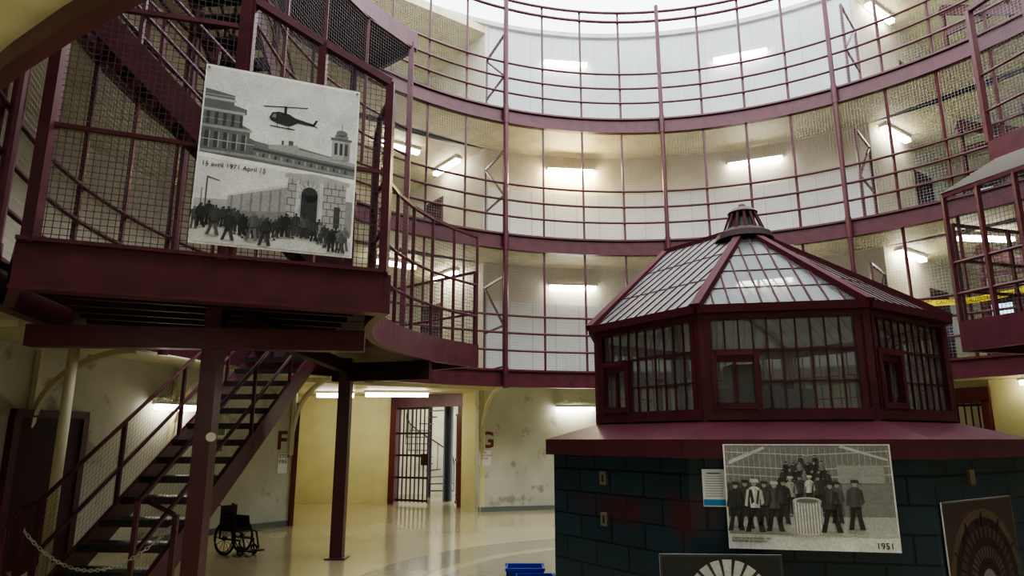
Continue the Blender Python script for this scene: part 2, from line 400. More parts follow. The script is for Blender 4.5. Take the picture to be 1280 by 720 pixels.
for z in(.1,1.1,2.2): mb.beam(gp(1.85,z)-gn*.05,gp(1.85,z)-gn*.8,.03,.05,'maroon_dark')
obj(mb,'barred_leaf',parent=root)
mb=MB(); mb.tube([(-1.72,18.9,0),(-1.72,18.9,2.72)],.13,'dark_column',n=14); obj(mb,'steel_column',label='dark round steel column behind the gate',cat='column')
root=empty('spiral_staircase',(-2.35,20.1,0),'dark spiral steel staircase behind the barred gate','staircase')
mb=MB(); mb.tube([(-2.35,20.1,0),(-2.35,20.1,2.72)],.05,'black'); obj(mb,'pole',parent=root)
hp_=[]
for i in range(14):
    a=i*.45; z=.18+i*.185; d=Vector((math.cos(a),math.sin(a),0)); mb=MB(); mb.beam(Vector((-2.35,20.1,z)),Vector((-2.35,20.1,z))+d*.7,.2,.025,'tread_metal'); obj(mb,'tread',parent=root); hp_.append(Vector((-2.35,20.1,z+.75))+d*.7)
    mb=MB(); mb.tube([Vector((-2.35,20.1,z))+d*.7,Vector((-2.35,20.1,z+.75))+d*.7],.012,'black',n=5) if z<1.9 else mb.beam(Vector((-2.35,20.1,z))+d*.6,Vector((-2.35,20.1,z))+d*.7,.02,.02,'black'); obj(mb,'baluster',parent=root)
mb=MB(); mb.tube(hp_[:10],.02,'black'); obj(mb,'handrail',parent=root)
# ---------------------------------------------------------------- walkways
for k,z in enumerate(FL):
    root=mb=MB()
    segs=[(-180,180)] if k else [(-118,140),(140,242)]
    for a0,a1 in segs: mb.arc(R+(.05 if a0!=140 else -.02),RO+.0,z-.22 if a0!=140 else z-.26,z-.02,a0,a1,'deck_grey',mbot='cream')
    root=obj(mb,'gallery_walkway',(CX,CY,z),label='curved gallery walkway with maroon steel edge beam',cat='walkway',group='rotunda galleries')
    mb=MB()
    for a0,a1 in segs:
        if a0==140: mb.arc(R-.07,R-.02,z-.33,z,a0,a1,'maroon'); continue
        mb.arc(R-.03,R+.05,z-.33,z,a0,a1,'maroon'); mb.arc(R-.08,R+.05,z-.02,z+.02,a0,a1,'maroon'); mb.arc(R-.08,R+.05,z-.35,z-.32,a0,a1,'maroon')
    obj(mb,'edge_beam',(CX,CY,z-.3),parent=root)
mb=MB(); mb.arc(RO-.1,RO+.3,TOP,TOP+.12,-180,180,'white_wall'); obj(mb,'ceiling',kind='structure',label='white gallery wall coping under the skylight',cat='ceiling')
for k,z in enumerate(FL):
    root=empty('gallery_railing',(CX,CY,z),'tall maroon gallery railing with wire mesh and pipe handrails','railing',group='gallery railings')
    a0,a1=-120,90
    A=[a0+7.5*i for i in range(int((a1-a0)/7.5)+1)]
    zt=z+2.67 if k<2 else z+2.85
    for i,a in enumerate(A):
        p=pol(R,a,z); mb=MB(); mb.beam(p,(p.x,p.y,zt),.045,.045,'maroon'); obj(mb,'railing_post',parent=root)
    for h in(.42,.80,1.18):
        mb=MB(); mb.tube([pol(R-.05,a0+(a1-a0)*i/84,z+h) for i in range(85)],.026,'maroon',n=6); obj(mb,'handrail',parent=root,smooth=True)
    if k==2:
        for h in(2.60,2.85):
            mb=MB(); mb.tube([pol(R-.05,a0+(a1-a0)*i/84,z+h) for i in range(85)],.035,'maroon',n=6); obj(mb,'top_rail',parent=root,smooth=True)
    for i in range(len(A)-1):
        obj(wires(pol(R,A[i]),pol(R,A[i+1]),z,z,zt,zt,.06,.0035,'wire_far'),'wire_mesh',parent=root)
for i in range(-4,4):
    a=7.5+30*i
    if a<-115 or a>90: continue
    p=pol(R-.11,a,2.72); mb=MB(); mb.tube([p,(p.x,p.y,12.0)],.05,'maroon',n=10)
    for z in FL: mb.tube([(p.x,p.y,z-.38),(p.x,p.y,z+.05)],.062,'maroon',n=10)
    obj(mb,'steel_pole',label='tall maroon pipe pole fixed to gallery edge beams',cat='pole',group='gallery poles')
for z in FL:
    for a in(-21.8,39.5):
        root=empty('walkway_gate',pol(8.1,a,z),'maroon steel frame gate with diagonal brace across walkway','gate',group='walkway gates')
        mb=MB()
        for r in(7.5,8.75): mb.beam(pol(r,a,z),pol(r,a,z+2.1),.05,.05,'maroon')
        mb.beam(pol(7.5,a,z+2.1),pol(8.75,a,z+2.1),.05,.05,'maroon'); mb.beam(pol(7.5,a,z+1.0),pol(8.75,a,z+1.0),.04,.04,'maroon'); mb.beam(pol(7.5,a,z+.1),pol(8.75,a,z+.1),.04,.04,'maroon')
        obj(mb,'gate_frame',parent=root)
        mb=MB(); mb.beam(pol(7.5,a,z+1.02),pol(8.75,a,z+2.08),.04,.04,'maroon'); obj(mb,'diagonal_brace',parent=root)
for a in(-21.5,-50,-66,-82,-98,38):
    mb=MB(); pts=[]
    for i in range(13):
        t=rad(90*i/12); pts.append(pol(RO-.06-1.35*(1-math.cos(t)),a,1.75+.98*math.sin(t)))
    for p,q in zip(pts[:-1],pts[1:]): mb.beam(p,q,.07,.07,'pipe_cream')
    mb.beam(pol(RO-.05,a,1.3),pol(RO-.05,a,2.75),.07,.08,'pipe_cream')
    obj(mb,'curved_bracket',label='cream curved steel bracket under the gallery',cat='bracket',group='gallery brackets')
# ---------------------------------------------------------------- lamps
def lamp(c,d,L=1.25,m='lamp_glow',lab='lit fluorescent strip lamp'):
    d=Vector(d).normalized(); c=Vector(c); x=d.cross(UP).normalized()
    root=empty('strip_lamp',c,lab,'lamp',group='fluorescent strip lamps')
    mb=MB(); mb.frame_box(c+UP*.06,d,x,UP,L/2,.09,.03,'lamp_body'); obj(mb,'lamp_housing',parent=root)
    mb=MB(); mb.frame_box(c-UP*.01,d,x,UP,L/2-.03,.07,.045,m); obj(mb,'lamp_tube',parent=root)
def wlamp(a,z,L=1.2,m='lamp_glow',r=RO-.13):
    p=pol(r,a,z); d=pol(1,a+90)-Vector((CX,CY,0)); lamp(p,d,L,m)
wlamp(-7,2.32,.95); wlamp(-7,5.30); wlamp(-7,8.38,m='lamp_warm'); wlamp(-7.5,11.45); wlamp(23,8.38,1.3); wlamp(22,11.35,1.35); wlamp(23,5.3,1.3)
wlamp(226,2.2,1.2); wlamp(-66.3,2.12,.75)  # first strip is out of view, added to brighten the gallery underside
axL=W(-36,1,0)-W(-36,0,0); axR=W(54,1,0)-W(54,0,0)
for z in(5.70,8.70,11.95):
    if z<10: lamp((-1.75,17.1,z),axL); lamp((-2.85,15.8,z),W(-36,0,1)-W(-36,0,0))
    lamp((9.15,15.1,z),axR)
lamp((9.9,13.7,5.7),(1,.1,0))
lamp((-2.7,16.2,2.63),(1,.1,0),1.5); lamp((-4.2,16.4,2.63),(1,.1,0),.9)
lamp((-2.2,20.2,2.63),(1,0,0),1.3); lamp((10.6,13.4,2.70),(1,-.1,0),1.3)  # first strip is an added fill light for the stairwell behind the gate
# ---------------------------------------------------------------- letters & notices
def on_wall(a,r,z): 
    p=pol(r,a,z); n=(Vector((CX,CY,0))-pol(r,a)).normalized(); return p,Vector((-n.y,n.x,0)),n
p,x,n=on_wall(-21.9,RO-.012,1.42); 
text('G',.50,p,x,n,'maroon_paint','painted_letter',parent=wg,off=.012)
p,x,n=on_wall(-52.0,RO-.012,1.42); text('F',.48,p,x,n,'maroon_paint','painted_letter',parent=wf,off=.012)
def notice(a,z,w,h,lines,red=True,r=RO-.012):
    p,x,n=on_wall(a,r,z); mb=MB(); mb.frame_box(p,x,n,UP,w/2,.006,h/2,'paper')
    o=obj(mb,'notice_sign',label='small white paper notice on the wall',cat='sign')
    text('\n'.join(lines),h/len(lines)*.55,p+n*.008-x*(w*.42)+UP*(h*.28),x,n,'red_ink' if red else 'ink','printed_text',parent=o)
notice(-21.0,1.18,.28,.34,['STOP','CAUTION','DOOR'])
notice(-51.0,1.15,.2,.36,['STOP','FIRE'],False)
for z in(9.8,10.35):
    p=W(-36,9.2,2.26,z); text('G',.35,p,-(W(-36,1,0)-W(-36,0,0)),-(W(-36,0,1)-W(-36,0,0)),'maroon_paint','painted_letter',label='maroon painted letter G on cream wall',cat='letter')
# ---------------------------------------------------------------- left landing
C=Vector((-1.13,5.8,0)); E=Vector((-.924,-.382,0)); NN=Vector((.382,-.924,0))
RI=4.18; ML=2.68
def deck(mb,r0,r1,a0,a1,z): mb.arc(r0,r1,z-.16,z-.02,a0,a1,'deck_grey',mbot='maroon_dark')
landing=empty('stair_landing',(-2.6,6.3,2.7),'maroon steel stair landing with deep edge beam on columns','landing')
mb=MB(); deck(mb,RI,5.75,-94,-64,3.03); deck(mb,RI,R-.1,-64,-49,3.03)
P=[C,C+E*ML,pol(R-.1,-108),pol(R-.1,-94),pol(RI,-94),pol(RI,-105)]
mb.prism([(p.x,p.y) for p in P],2.88,3.0,'maroon_dark'); obj(mb,'landing_deck',parent=landing)
mb=MB(); mb.frame_box(C+E*ML/2+UP*2.855-NN*.04,E,NN,UP,ML/2,.05,.185,'maroon'); mb.frame_box(C+E*ML/2+UP*3.03-NN*.03,E,NN,UP,ML/2,.08,.015,'maroon'); mb.frame_box(C+E*ML/2+UP*2.67-NN*.03,E,NN,UP,ML/2,.08,.015,'maroon')
obj(mb,'edge_beam',parent=landing)
mb=MB(); q=C+E*(ML-.04); t=pol(R-.1,-108); mb.beam((q.x,q.y,2.855),(t.x,t.y,2.855),.08,.36,'maroon'); obj(mb,'edge_beam',parent=landing)
mb=MB(); mb.arc(RI-.05,RI+.03,2.68,3.03,-117,-49,'maroon'); obj(mb,'edge_beam',parent=landing,label='curved maroon edge beam')
mb=MB(); a=pol(RI,-49,2.865); b=pol(R,-49,2.865); mb.beam(a,b,.08,.33,'maroon'); obj(mb,'edge_beam',parent=landing)
for i in range(8):
    m0=C-NN*(.40+i*.36); 
    mb=MB(); a=m0+E*.12+UP*2.81; b=m0+E*(2.55)+UP*2.81
    mb.beam(a,b,.06,.13,'maroon_dark'); obj(mb,'joist',parent=landing)
mb=MB(); mb.beam((-4.25,5.95,2.49),(-1.38,6.35,2.49),.14,.19,'maroon'); obj(mb,'girder',parent=landing)
mb=MB(); mb.beam((-2.6,10.0,2.55),(-1.15,9.66,2.55),.12,.26,'maroon_dark'); mb.beam((-2.45,6.3,2.62),(-2.41,11.6,2.62),.12,.16,'maroon_dark'); obj(mb,'girder',parent=landing)
mb=MB(); mb.beam((-2.72,6.2,0),(-2.72,6.2,2.9),.15,.15,'maroon'); mb.box(-2.85,-2.59,6.07,6.33,0,.02,'maroon'); obj(mb,'column',parent=landing)
mb=MB(); mb.tube([(-2.62,6.09,1.62),(-2.60,6.03,1.62)],.04,'lamp_body',n=12); obj(mb,'round_socket',parent=landing,label='small grey round fitting')
mb=MB(); mb.beam((-2.41,9.97,0),(-2.41,9.97,2.75),.17,.17,'maroon'); mb.box(-2.55,-2.27,9.83,10.11,0,.02,'maroon'); obj(mb,'column',parent=landing)
root=empty('cage_fence',C+E*1.4+UP*3.03,'maroon fence with square wire mesh around the landing','fence')
path=[C+E*m for m in(0,.62,1.24,2.6)]
fence(root,path,3.03,[4.84,5.10,5.38,6.05],[],post_w=.07,sp=.052,w=.0055)
obj(wires(C+E*1.24,C+E*2.6,5.3,5.98,7.4,7.4,.052,.0055,'wire'),'wire_mesh',parent=root)
mb=MB(); mb.beam(C+E*.0+UP*3.95,C+E*2.6+UP*3.95,.035,.035,'maroon'); mb.beam(C+E*1.24+UP*5.1,C+E*2.6+UP*5.0,.04,.04,'maroon'); obj(mb,'mid_rail',parent=root)
mb=MB(); q=C+E*1.28; mb.beam(q+UP*3.0,q+UP*7.4,.09,.09,'maroon'); q=C+E*2.6; mb.beam(q+UP*3.0,q+UP*7.4,.09,.09,'maroon'); obj(mb,'tall_post',parent=root)
root=empty('curved_fence',pol(RI,-80,3.03),'curved maroon mesh fence along the landing edge','fence')
A=[-117+68*i/9 for i in range(10)]
fence(root,[pol(RI,a) for a in A],3.03,4.78,[.45,.95],post_w=.045,sp=.052,w=.005)
root=empty('end_fence',pol(5.6,-49,3.03),'maroon pipe railing closing the landing end','railing')
fence(root,[pol(RI+.05+i*.75,-49) for i in range(5)],3.03,4.2,[.5],post_w=.04,sp=.07,w=.004)
mb=MB(); deck(mb,5.75,R-.1,-95,-50,9.03); root=obj(mb,'upper_landing',label='maroon upper stair landing high in the rotunda',cat='landing')
mb=MB(); mb.arc(5.7,5.78,8.70,9.03,-95,-50,'maroon'); mb.beam(pol(5.74,-50,8.86),pol(R,-50,8.86),.08,.33,'maroon'); obj(mb,'edge_beam',parent=root)
mb=MB(); p=pol(5.74,-51); mb.beam((p.x,p.y,3.05),(p.x,p.y,8.8),.09,.09,'maroon'); obj(mb,'post',parent=root)
root=empty('upper_fence',pol(5.74,-70,6.1),'tall maroon mesh fence at the upper stair','fence')
fence(root,[pol(5.74,a) for a in(-95,-84,-73,-62,-51)],6.05,8.7,[.5,1.0],post_w=.05,sp=.06,w=.005)
# ---------------------------------------------------------------- stairs
def stair(name,label,b0,b1,z0,z1,n,hw,rail=1.0,mesh=True,newel=None):
    b0=Vector(b0);b1=Vector(b1); d=(b1-b0); L=d.length; d.normalize(); x=Vector((d.y,-d.x,0))
    root=empty(name,b0+UP*z0,label,'staircase')
    rise=(z1-z0)/n
    for i in range(n):
        c=b0+d*(L*(i+.5)/n)+UP*(z0+rise*(i+1)-.02)
        mb=MB(); mb.frame_box(c,x,d,UP,hw,L/n*.52,.018,'tread_metal'); mb.frame_box(c-d*(L/n*.5)-UP*.02,x,d,UP,hw,.008,.035,'tread_metal'); obj(mb,'tread',parent=root)
    for s in(-1,1):
        mb=MB(); a=b0+x*(s*hw)+UP*(z0+.06); b=b1+x*(s*hw)+UP*(z1-.04); mb.beam(a,b,.05,.26,'maroon'); obj(mb,'stringer',parent=root)
        mb=MB()
        for h in(rail,rail*.52): mb.tube([a+UP*(h),b+UP*h],.022,'maroon')
        obj(mb,'handrail',parent=root)
        for k in range(5):
            q=a+(b-a)*(k/4); mb=MB(); mb.beam(q,q+UP*rail,.04,.04,'maroon'); obj(mb,'railing_post',parent=root)
        if mesh: obj(wires(a,b,a.z+.1,b.z+.1,a.z+rail,b.z+rail,.052,.004,'wire'),'wire_mesh',parent=root)
    return root,d,x
stair('staircase','open steel staircase with dark treads and maroon stringers',(-3.83,6.46,0),(-3.5,10.75,0),0,3.0,15,.46)
stair('upper_staircase','maroon steel stair rising above the landing',(-1.75,7.1,0),(-4.5,6.3,0),3.03,6.03,15,.42,mesh=False)
stair('upper_staircase','maroon steel stair high in the rotunda',(-3.9,10.2,0),(-4.1,6.6,0),6.03,9.03,15,.42,mesh=False)
mb=MB()
mb.tube([(-4.28,6.5,1.05),(-4.33,6.3,1.0),(-4.36,6.2,.85),(-4.36,6.2,.5),(-4.34,6.3,.42),(-4.28,6.5,.5)],.022,'maroon'); 
mb.beam((-4.33,6.35,0),(-4.33,6.35,.95),.045,.045,'maroon'); obj(mb,'newel_post',label='maroon pipe newel at the stair foot',cat='post',group='stair newels')
mb=MB(); mb.tube([(-3.33,6.5,1.05),(-3.0,6.35,.95),(-2.95,6.3,.8)],.022,'maroon'); mb.beam((-2.97,6.33,0),(-2.97,6.33,.95),.045,.045,'maroon'); obj(mb,'newel_post',label='maroon pipe newel beside the column',cat='post',group='stair newels')
mb=MB(); N=46
def cp(t): return Vector((-4.33+1.36*t,6.34-.02*t,.84+.04*t-1.5*t*(1-t)))
for i in range(N):
    a=cp(i/N); b=cp((i+1)/N); d=(b-a); m=(a+b)/2; dn=d.normalized(); sd=(UP.cross(dn)).normalized() if i%2 else UP.cross(dn).normalized().cross(dn)
    hl=d.length*.66
    mb.tube([m+dn*hl*math.cos(t)+sd*.013*math.sin(t) for t in[2*math.pi*k/8 for k in range(8)]],.005,'chain',n=4,closed=True)
obj(mb,'chain',label='light metal chain hung across the stair foot',cat='chain')
# ---------------------------------------------------------------- left wall items
p,x,n=on_wall(-80,RO-.05,0)
mb=MB(); mb.frame_box(p+UP*.95,x,n,UP,.52,.05,.95,'maroon_dark'); dr=obj(mb,'steel_door',label='dark maroon steel door in the peeling wall',cat='door')
mb=MB(); mb.frame_box(p+UP*1.93,x,n,UP,.6,.07,.05,'maroon'); 
for s in(-1,1): mb.frame_box(p+x*s*.56+UP*.95,x,n,UP,.05,.07,.95,'maroon')
obj(mb,'door_frame',parent=dr)
mb=MB(); p=pol(7.5,-91.5); mb.tube([(p.x,p.y,0),(p.x,p.y,2.75)],.055,'pipe_cream',n=12); obj(mb,'drain_pipe',label='cream painted vertical pipe',cat='pipe',smooth=True)
for zz,ww in((1.45,.14),(1.75,.2)):
    p,x,n=on_wall(-60,RO-.05,zz); mb=MB(); mb.frame_box(p,x,n,UP,ww/2,.05,ww*.6,'lamp_body'); mb.frame_box(p+n*.052,x,n,UP,ww*.35,.004,ww*.4,'grey_ink'); obj(mb,'switch_box',label='small grey electrical box on the wall',cat='electrical box')
mb=MB(); mb.frame_box((-4.45,13.95,1.15),(W(-36,1,0)-W(-36,0,0)).normalized(),(W(-36,0,1)-W(-36,0,0)).normalized(),UP,.45,.04,1.15,'maroon_red'); obj(mb,'door_corridor',kind='structure',label='maroon door edge at the corridor',cat='door')
root=empty('wing_gate',W(54,9.4,-1.4),'maroon barred gate with red frame','gate')
mb=MB(); lat=(W(54,0,1)-W(54,0,0)).normalized(); ax=(W(54,1,0)-W(54,0,0)).normalized(); b0=W(54,9.6,-2.3)
mb.frame_box(b0+lat*.65+UP*2.5,lat,ax,UP,.75,.1,.16,'maroon_red')
for s in(0,1.3): mb.frame_box(b0+lat*s+UP*1.2,lat,ax,UP,.07,.1,1.2,'maroon_red')
obj(mb,'gate_frame',parent=root)
mb=MB()
for i in range(9): mb.tube([b0+lat*(.1+i*.13),b0+lat*(.1+i*.13)+UP*2.35],.016,'maroon_dark',n=6)
for z in(.1,.8,1.6,2.3): mb.beam(b0+UP*z,b0+lat*1.3+UP*z,.03,.05,'maroon_dark')
obj(mb,'barred_leaf',parent=root)
mb=MB(); q=b0+lat*1.4; wallseg([(q.x,q.y),((b0+lat*4.6).x,(b0+lat*4.6).y)],0,2.8,'yellow_wall',mb,side=1); wall('wall_wing_infill',mb,'yellow painted wall')
# ---------------------------------------------------------------- right landing level 1
Ra=Vector((5.6,8.4,0)); Rb=Vector((6.2,6.7,0)); Rc=Vector((6.9,5.0,0))
mb=MB(); poly=[(5.6,8.4),(6.2,6.7),(6.9,5.0),(9.2,5.0),(9.75,7.8),(9.55,9.6)]
mb.prism(poly,2.86,3.0,'maroon_dark'); root=obj(mb,'side_landing',label='maroon steel landing projecting from the gallery',cat='landing')
mb=MB()
for a,b in((Ra,Rb),(Rb,Rc),(Ra,Vector((9.55,9.6,0)))): mb.beam(a+UP*2.845,b+UP*2.845,.08,.37,'maroon')
obj(mb,'edge_beam',parent=root)
root=empty('side_fence',Ra+UP*3.03,'maroon mesh fence around the side landing','fence')
path=[Ra+(Rb-Ra)*t for t in(0,.25,.5,.75,1)]+[Rb+(Rc-Rb)*t for t in(.33,.66,1)]
fence(root,path,3.03,4.68,[.35,.75],post_w=.05,sp=.055,w=.005)
d2=Vector((9.55,9.6,0))-Ra
root2=empty('side_fence',Ra+d2*.5+UP*3.03,'maroon pipe and mesh fence on the landing','fence')
fence(root2,[Ra+d2*t for t in(0.02,.25,.5,.75,.97)],3.03,4.3,[.4,.8],post_w=.04,sp=.07,w=.004)
mb=MB(); n0=Vector((.93,.36,0))
for i in range(14):
    a=Ra+n0*(.0+i*.09)+UP*(4.72+i*.05); b=Rc+n0*(.0+i*.09)+UP*(4.72+i*.05); mb.beam(a,b,.08,.015,'canopy')
for t in(0,.33,.66,1):
    a=Ra+(Rc-Ra)*t; mb.beam(a+UP*4.7,a+n0*1.25+UP*5.38,.04,.05,'maroon')
obj(mb,'slatted_canopy',label='grey slatted sloping cover above the fence',cat='canopy')
mb=MB(); poly=[(7.3,9.7),(7.75,8.0),(9.6,7.8),(9.3,10.6)]; mb.prism(poly,5.86,6.0,'maroon_dark'); root=obj(mb,'side_landing',label='upper maroon steel landing projecting from the gallery',cat='landing')
mb=MB()
for a,b in(((7.3,9.7),(7.75,8.0)),((7.3,9.7),(9.3,10.6))): mb.beam((a[0],a[1],5.865),(b[0],b[1],5.865),.08,.33,'maroon')
obj(mb,'edge_beam',parent=root)
root=empty('side_fence',(7.3,9.7,6.03),'tall maroon mesh fence on the upper landing','fence')
fence(root,[Vector((7.3,9.7,0)),Vector((7.52,8.85,0)),Vector((7.75,8.0,0))],6.03,8.3,[.5,1.1],post_w=.08,sp=.055,w=.005)
mb=MB()
def tz(a): return 4.16-.10*math.sin((a-44)/6.0)
for i in range(16):
    a=44+i; mb.beam(pol(R-.10,a,tz(a)),pol(R-.10,a+1,tz(a+1)),.004,.11,'tape')
o=obj(mb,'caution_tape',label='yellow caution tape with black lettering along the gallery railing',cat='tape')
for a in(44.6,48.4,52.2,56):
    p,x,n=on_wall(a,R-.12,tz(a)-.03); text('CAUTION',.09,p,x,n,'ink','printed_text',parent=o)
# ---------------------------------------------------------------- booth
BX,BY=2.55,7.2; AL=11.
def bv(al,r,z=0): return Vector((BX-r*math.sin(rad(al)),BY-r*math.cos(rad(al)),z))
booth=empty('guard_booth',(BX,BY,0),'octagonal maroon guard booth with glazed roof on dark block base','guard booth')
mb=MB(); rb=2.19; fw=2*rb*math.sin(rad(22.5))
for k in range(8):
    a0=AL+22.5-45*k; a1=a0-45
    p,q=bv(a0,rb),bv(a1,rb); u0=((k-1)%8)*fw+.15
    mb.face([p,q,q+UP*1.5,p+UP*1.5],'block',uv=[(u0,0.06),(u0+fw,0.06),(u0+fw,1.56),(u0,1.56)])
obj(mb,'block_base',(BX,BY,0),parent=booth)
mb=MB()
for k in range(8):
    a0=AL+22.5-45*k;a1=a0-45
    mb.face([bv(a0,2.27,1.6),bv(a1,2.27,1.6),bv(a1,1.68,1.76),bv(a0,1.68,1.76)],'maroon')
    mb.face([bv(a0,2.27,1.46),bv(a1,2.27,1.46),bv(a1,2.27,1.6),bv(a0,2.27,1.6)],'maroon')
    mb.face([bv(a0,2.1,1.46),bv(a1,2.1,1.46),bv(a1,2.27,1.46),bv(a0,2.27,1.46)],'maroon_dark')
obj(mb,'ledge',(BX,BY,1.46),parent=booth)
mb=MB(); mb.face([bv(AL+22.5-45*k,1.68,1.75) for k in range(8)],'black'); obj(mb,'booth_floor',parent=booth)
rw=1.70; hw=rw*math.sin(rad(22.5)); ap=rw*math.cos(rad(22.5))
for k in range(8):
    a=AL+22.5-45*k; mb=MB(); mb.tube([bv(a,rw,1.74),bv(a,rw,2.66)],.055,'maroon',n=6); obj(mb,'corner_post',parent=booth)
for k in range(8):
    al=AL-45*k; n=Vector((-math.sin(rad(al)),-math.cos(rad(al)),0)); x=Vector((-n.y,n.x,0)); c=Vector((BX,BY,0))+n*ap
    def F(s,z,off=0): return c+x*s+n*off+UP*z
    mb=MB()
    mb.frame_box(F(0,1.80),x,n,UP,hw,.05,.045,'maroon'); mb.frame_box(F(0,2.63),x,n,UP,hw,.05,.035,'maroon')
    for s in(-1,1): mb.frame_box(F(s*(hw-.06),2.2),x,n,UP,.025,.045,.42,'maroon')
    wn=obj(mb,'window_frame',parent=booth)
    mb=MB()
    hs0,hs1=-hw+.09,-.22
    nb=10
    for i in range(1,nb):
        s=-hw+.08+(2*hw-.16)*i/nb; z0=1.84
        if hs0-.02<s<hs1+.02: z0=2.32
        mb.frame_box(F(s,(z0+2.60)/2,.005),x,n,UP,.0055,.008,(2.60-z0)/2,'maroon')
    mb.frame_box(F(0,2.33),x,n,UP,hw-.08,.018,.009,'maroon'); mb.frame_box(F((hs1+hw-.08)/2,2.07),x,n,UP,(hw-.08-hs1)/2,.010,.005,'maroon')
    obj(mb,'mullions',parent=wn)
    mb=MB()
    mb.face([F(-hw+.06,1.82),F(hw-.06,1.82),F(hw-.06,2.6),F(-hw+.06,2.6)],'booth_glass'); obj(mb,'glass_pane',parent=wn)
    mb=MB(); 
    for s in(hs0,hs1): mb.frame_box(F(s,2.08,.02),x,n,UP,.022,.04,.25,'maroon')
    for z in(1.87,2.31): mb.frame_box(F((hs0+hs1)/2,z,.02),x,n,UP,(hs1-hs0)/2,.04,.024,'maroon')
    mb.frame_box(F((hs0+hs1)/2,2.08,.01),x,n,UP,.012,.02,.22,'maroon')
    mb.frame_box(F((hs0+hs1)/2,2.27,.03),x,n,UP,(hs1-hs0)/2,.01,.04,'maroon')
    obj(mb,'service_hatch',parent=wn)
r0,z0=1.77,2.68; zA=3.86
apex=Vector((BX,BY,zA)); ud=(bv(AL+67.5,1)-bv(AL+22.5,1)); ud.z=0; ud.normalize(); ridge=apex+ud*1.15
mb=MB()
for k in range(8):
    a0=AL+22.5-45*k;a1=a0-45; mb.beam(bv(a0,r0,z0),bv(a1,r0,z0),.08,.07,'maroon_matte')
obj(mb,'eave_beam',parent=booth)
def top_of(k):
    k=k%8
    if k in(0,1,2): return [apex]
    if k==3: return [apex,ridge]
    if k in(4,5,6): return [ridge]
    return [ridge,apex]
mb=MB(); mb.beam(apex,ridge,.07,.06,'maroon_matte'); obj(mb,'ridge_beam',parent=booth)
for k in range(8):
    a0=AL+22.5-45*k; mb=MB(); mb.beam(bv(a0,r0+.03,z0+.02),top_of(k)[0],.08,.06,'maroon_matte'); obj(mb,'hip_rafter',parent=booth)
for k in range(8):
    al=AL-45*k; n=Vector((-math.sin(rad(al)),-math.cos(rad(al)),0)); x=Vector((-n.y,n.x,0))
    L0=bv(al+22.5,r0,z0+.01); R0=bv(al-22.5,r0,z0+.01); tp=top_of(k)
    poly=[L0,R0]+tp[::-1]
    mb=MB(); mb.face(poly,'front_roof_glass' if k==0 else 'roof_glass'); obj(mb,'roof_glass',parent=booth)
    mid=(L0+R0)/2; up_=(tp[0]-mid); up_=(up_-x*up_.dot(x)).normalized(); nf=x.cross(up_)
    P2=[((p-mid).dot(x),(p-mid).dot(up_)) for p in poly]
    def clip(axis,val):
        out=[]
        for i in range(len(P2)):
            p=P2[i];q=P2[(i+1)%len(P2)]
            if (p[axis]-val)*(q[axis]-val)<0:
                t=(val-p[axis])/(q[axis]-p[axis]); out.append(p[1-axis]+t*(q[1-axis]-p[1-axis]))
        return (min(out),max(out)) if len(out)>=2 else None
    def pt(s,h): return mid+x*s+up_*h+nf*.004
    mb=MB()
    smin=min(p[0] for p in P2); smax=max(p[0] for p in P2); H=max(p[1] for p in P2)
    s=-1.98
    while s<2:
        if smin+.03<s<smax-.03:
            c_=clip(0,s)
            if c_ and c_[1]-c_[0]>.04: mb.beam(pt(s,c_[0]),pt(s,c_[1]),.013,.010,'maroon_matte',up=nf)
        s+=.132
    for f in((.33,.66) if k else (.2,.4,.6,.8)):
        c_=clip(1,H*f)
        if c_: mb.beam(pt(c_[0],H*f),pt(c_[1],H*f),.010,.006,'maroon_matte',up=nf)
    obj(mb,'glazing_bars',parent=booth)
mb=MB(); mb.lathe((BX,BY,0),[(.31,3.72),(.29,3.79),(.24,3.81),(.22,3.84)],'maroon_dark')
for i in range(14):
    a=2*math.pi*i/14; mb.beam((BX+.22*math.cos(a),BY+.22*math.sin(a),3.82),(BX+.14*math.cos(a),BY+.14*math.sin(a),4.03),.03,.018,'maroon_matte')
mb.lathe((BX,BY,0),[(.17,3.82),(.10,4.02)],'black'); mb.lathe((BX,BY,0),[(.15,4.02),(.16,4.04),(.12,4.08),(.05,4.11),(.035,4.14)],'maroon_dark')
obj(mb,'roof_vent',parent=booth)
mb=MB(); mb.box(BX-.5,BX+.5,BY-.25,BY+.25,1.75,2.1,'black'); mb.box(BX-.3,BX-.0,BY-.2,BY+.1,2.1,2.35,'black'); obj(mb,'control_desk',label='dark control desk inside the booth',cat='desk')
def face_pt(k,m,z,r=2.19,off=0):
    al=AL+45*k; n=Vector((-math.sin(rad(al)),-math.cos(rad(al)),0)); x=Vector((-n.y,n.x,0))
    p=bv(al+22.5,r); return p+x*m+n*off+UP*z,x,n
for m,z in((.72,1.27),(.72,.93)):
    p,x,n=face_pt(1,m,z,off=.012); mb=MB(); mb.frame_box(p,x,n,UP,.04,.012,.055,'brass'); mb.frame_box(p+n*.013,x,n,UP,.012,.002,.03,'ink'); obj(mb,'socket_plate',label='small brass electrical plate on block base',cat='electrical socket',group='socket plates')
p,x,n=face_pt(-1,.60,1.32,off=.012); mb=MB(); mb.frame_box(p,x,n,UP,.04,.012,.055,'brass'); obj(mb,'socket_plate',label='small brass electrical plate above the round banner',cat='electrical socket',group='socket plates')
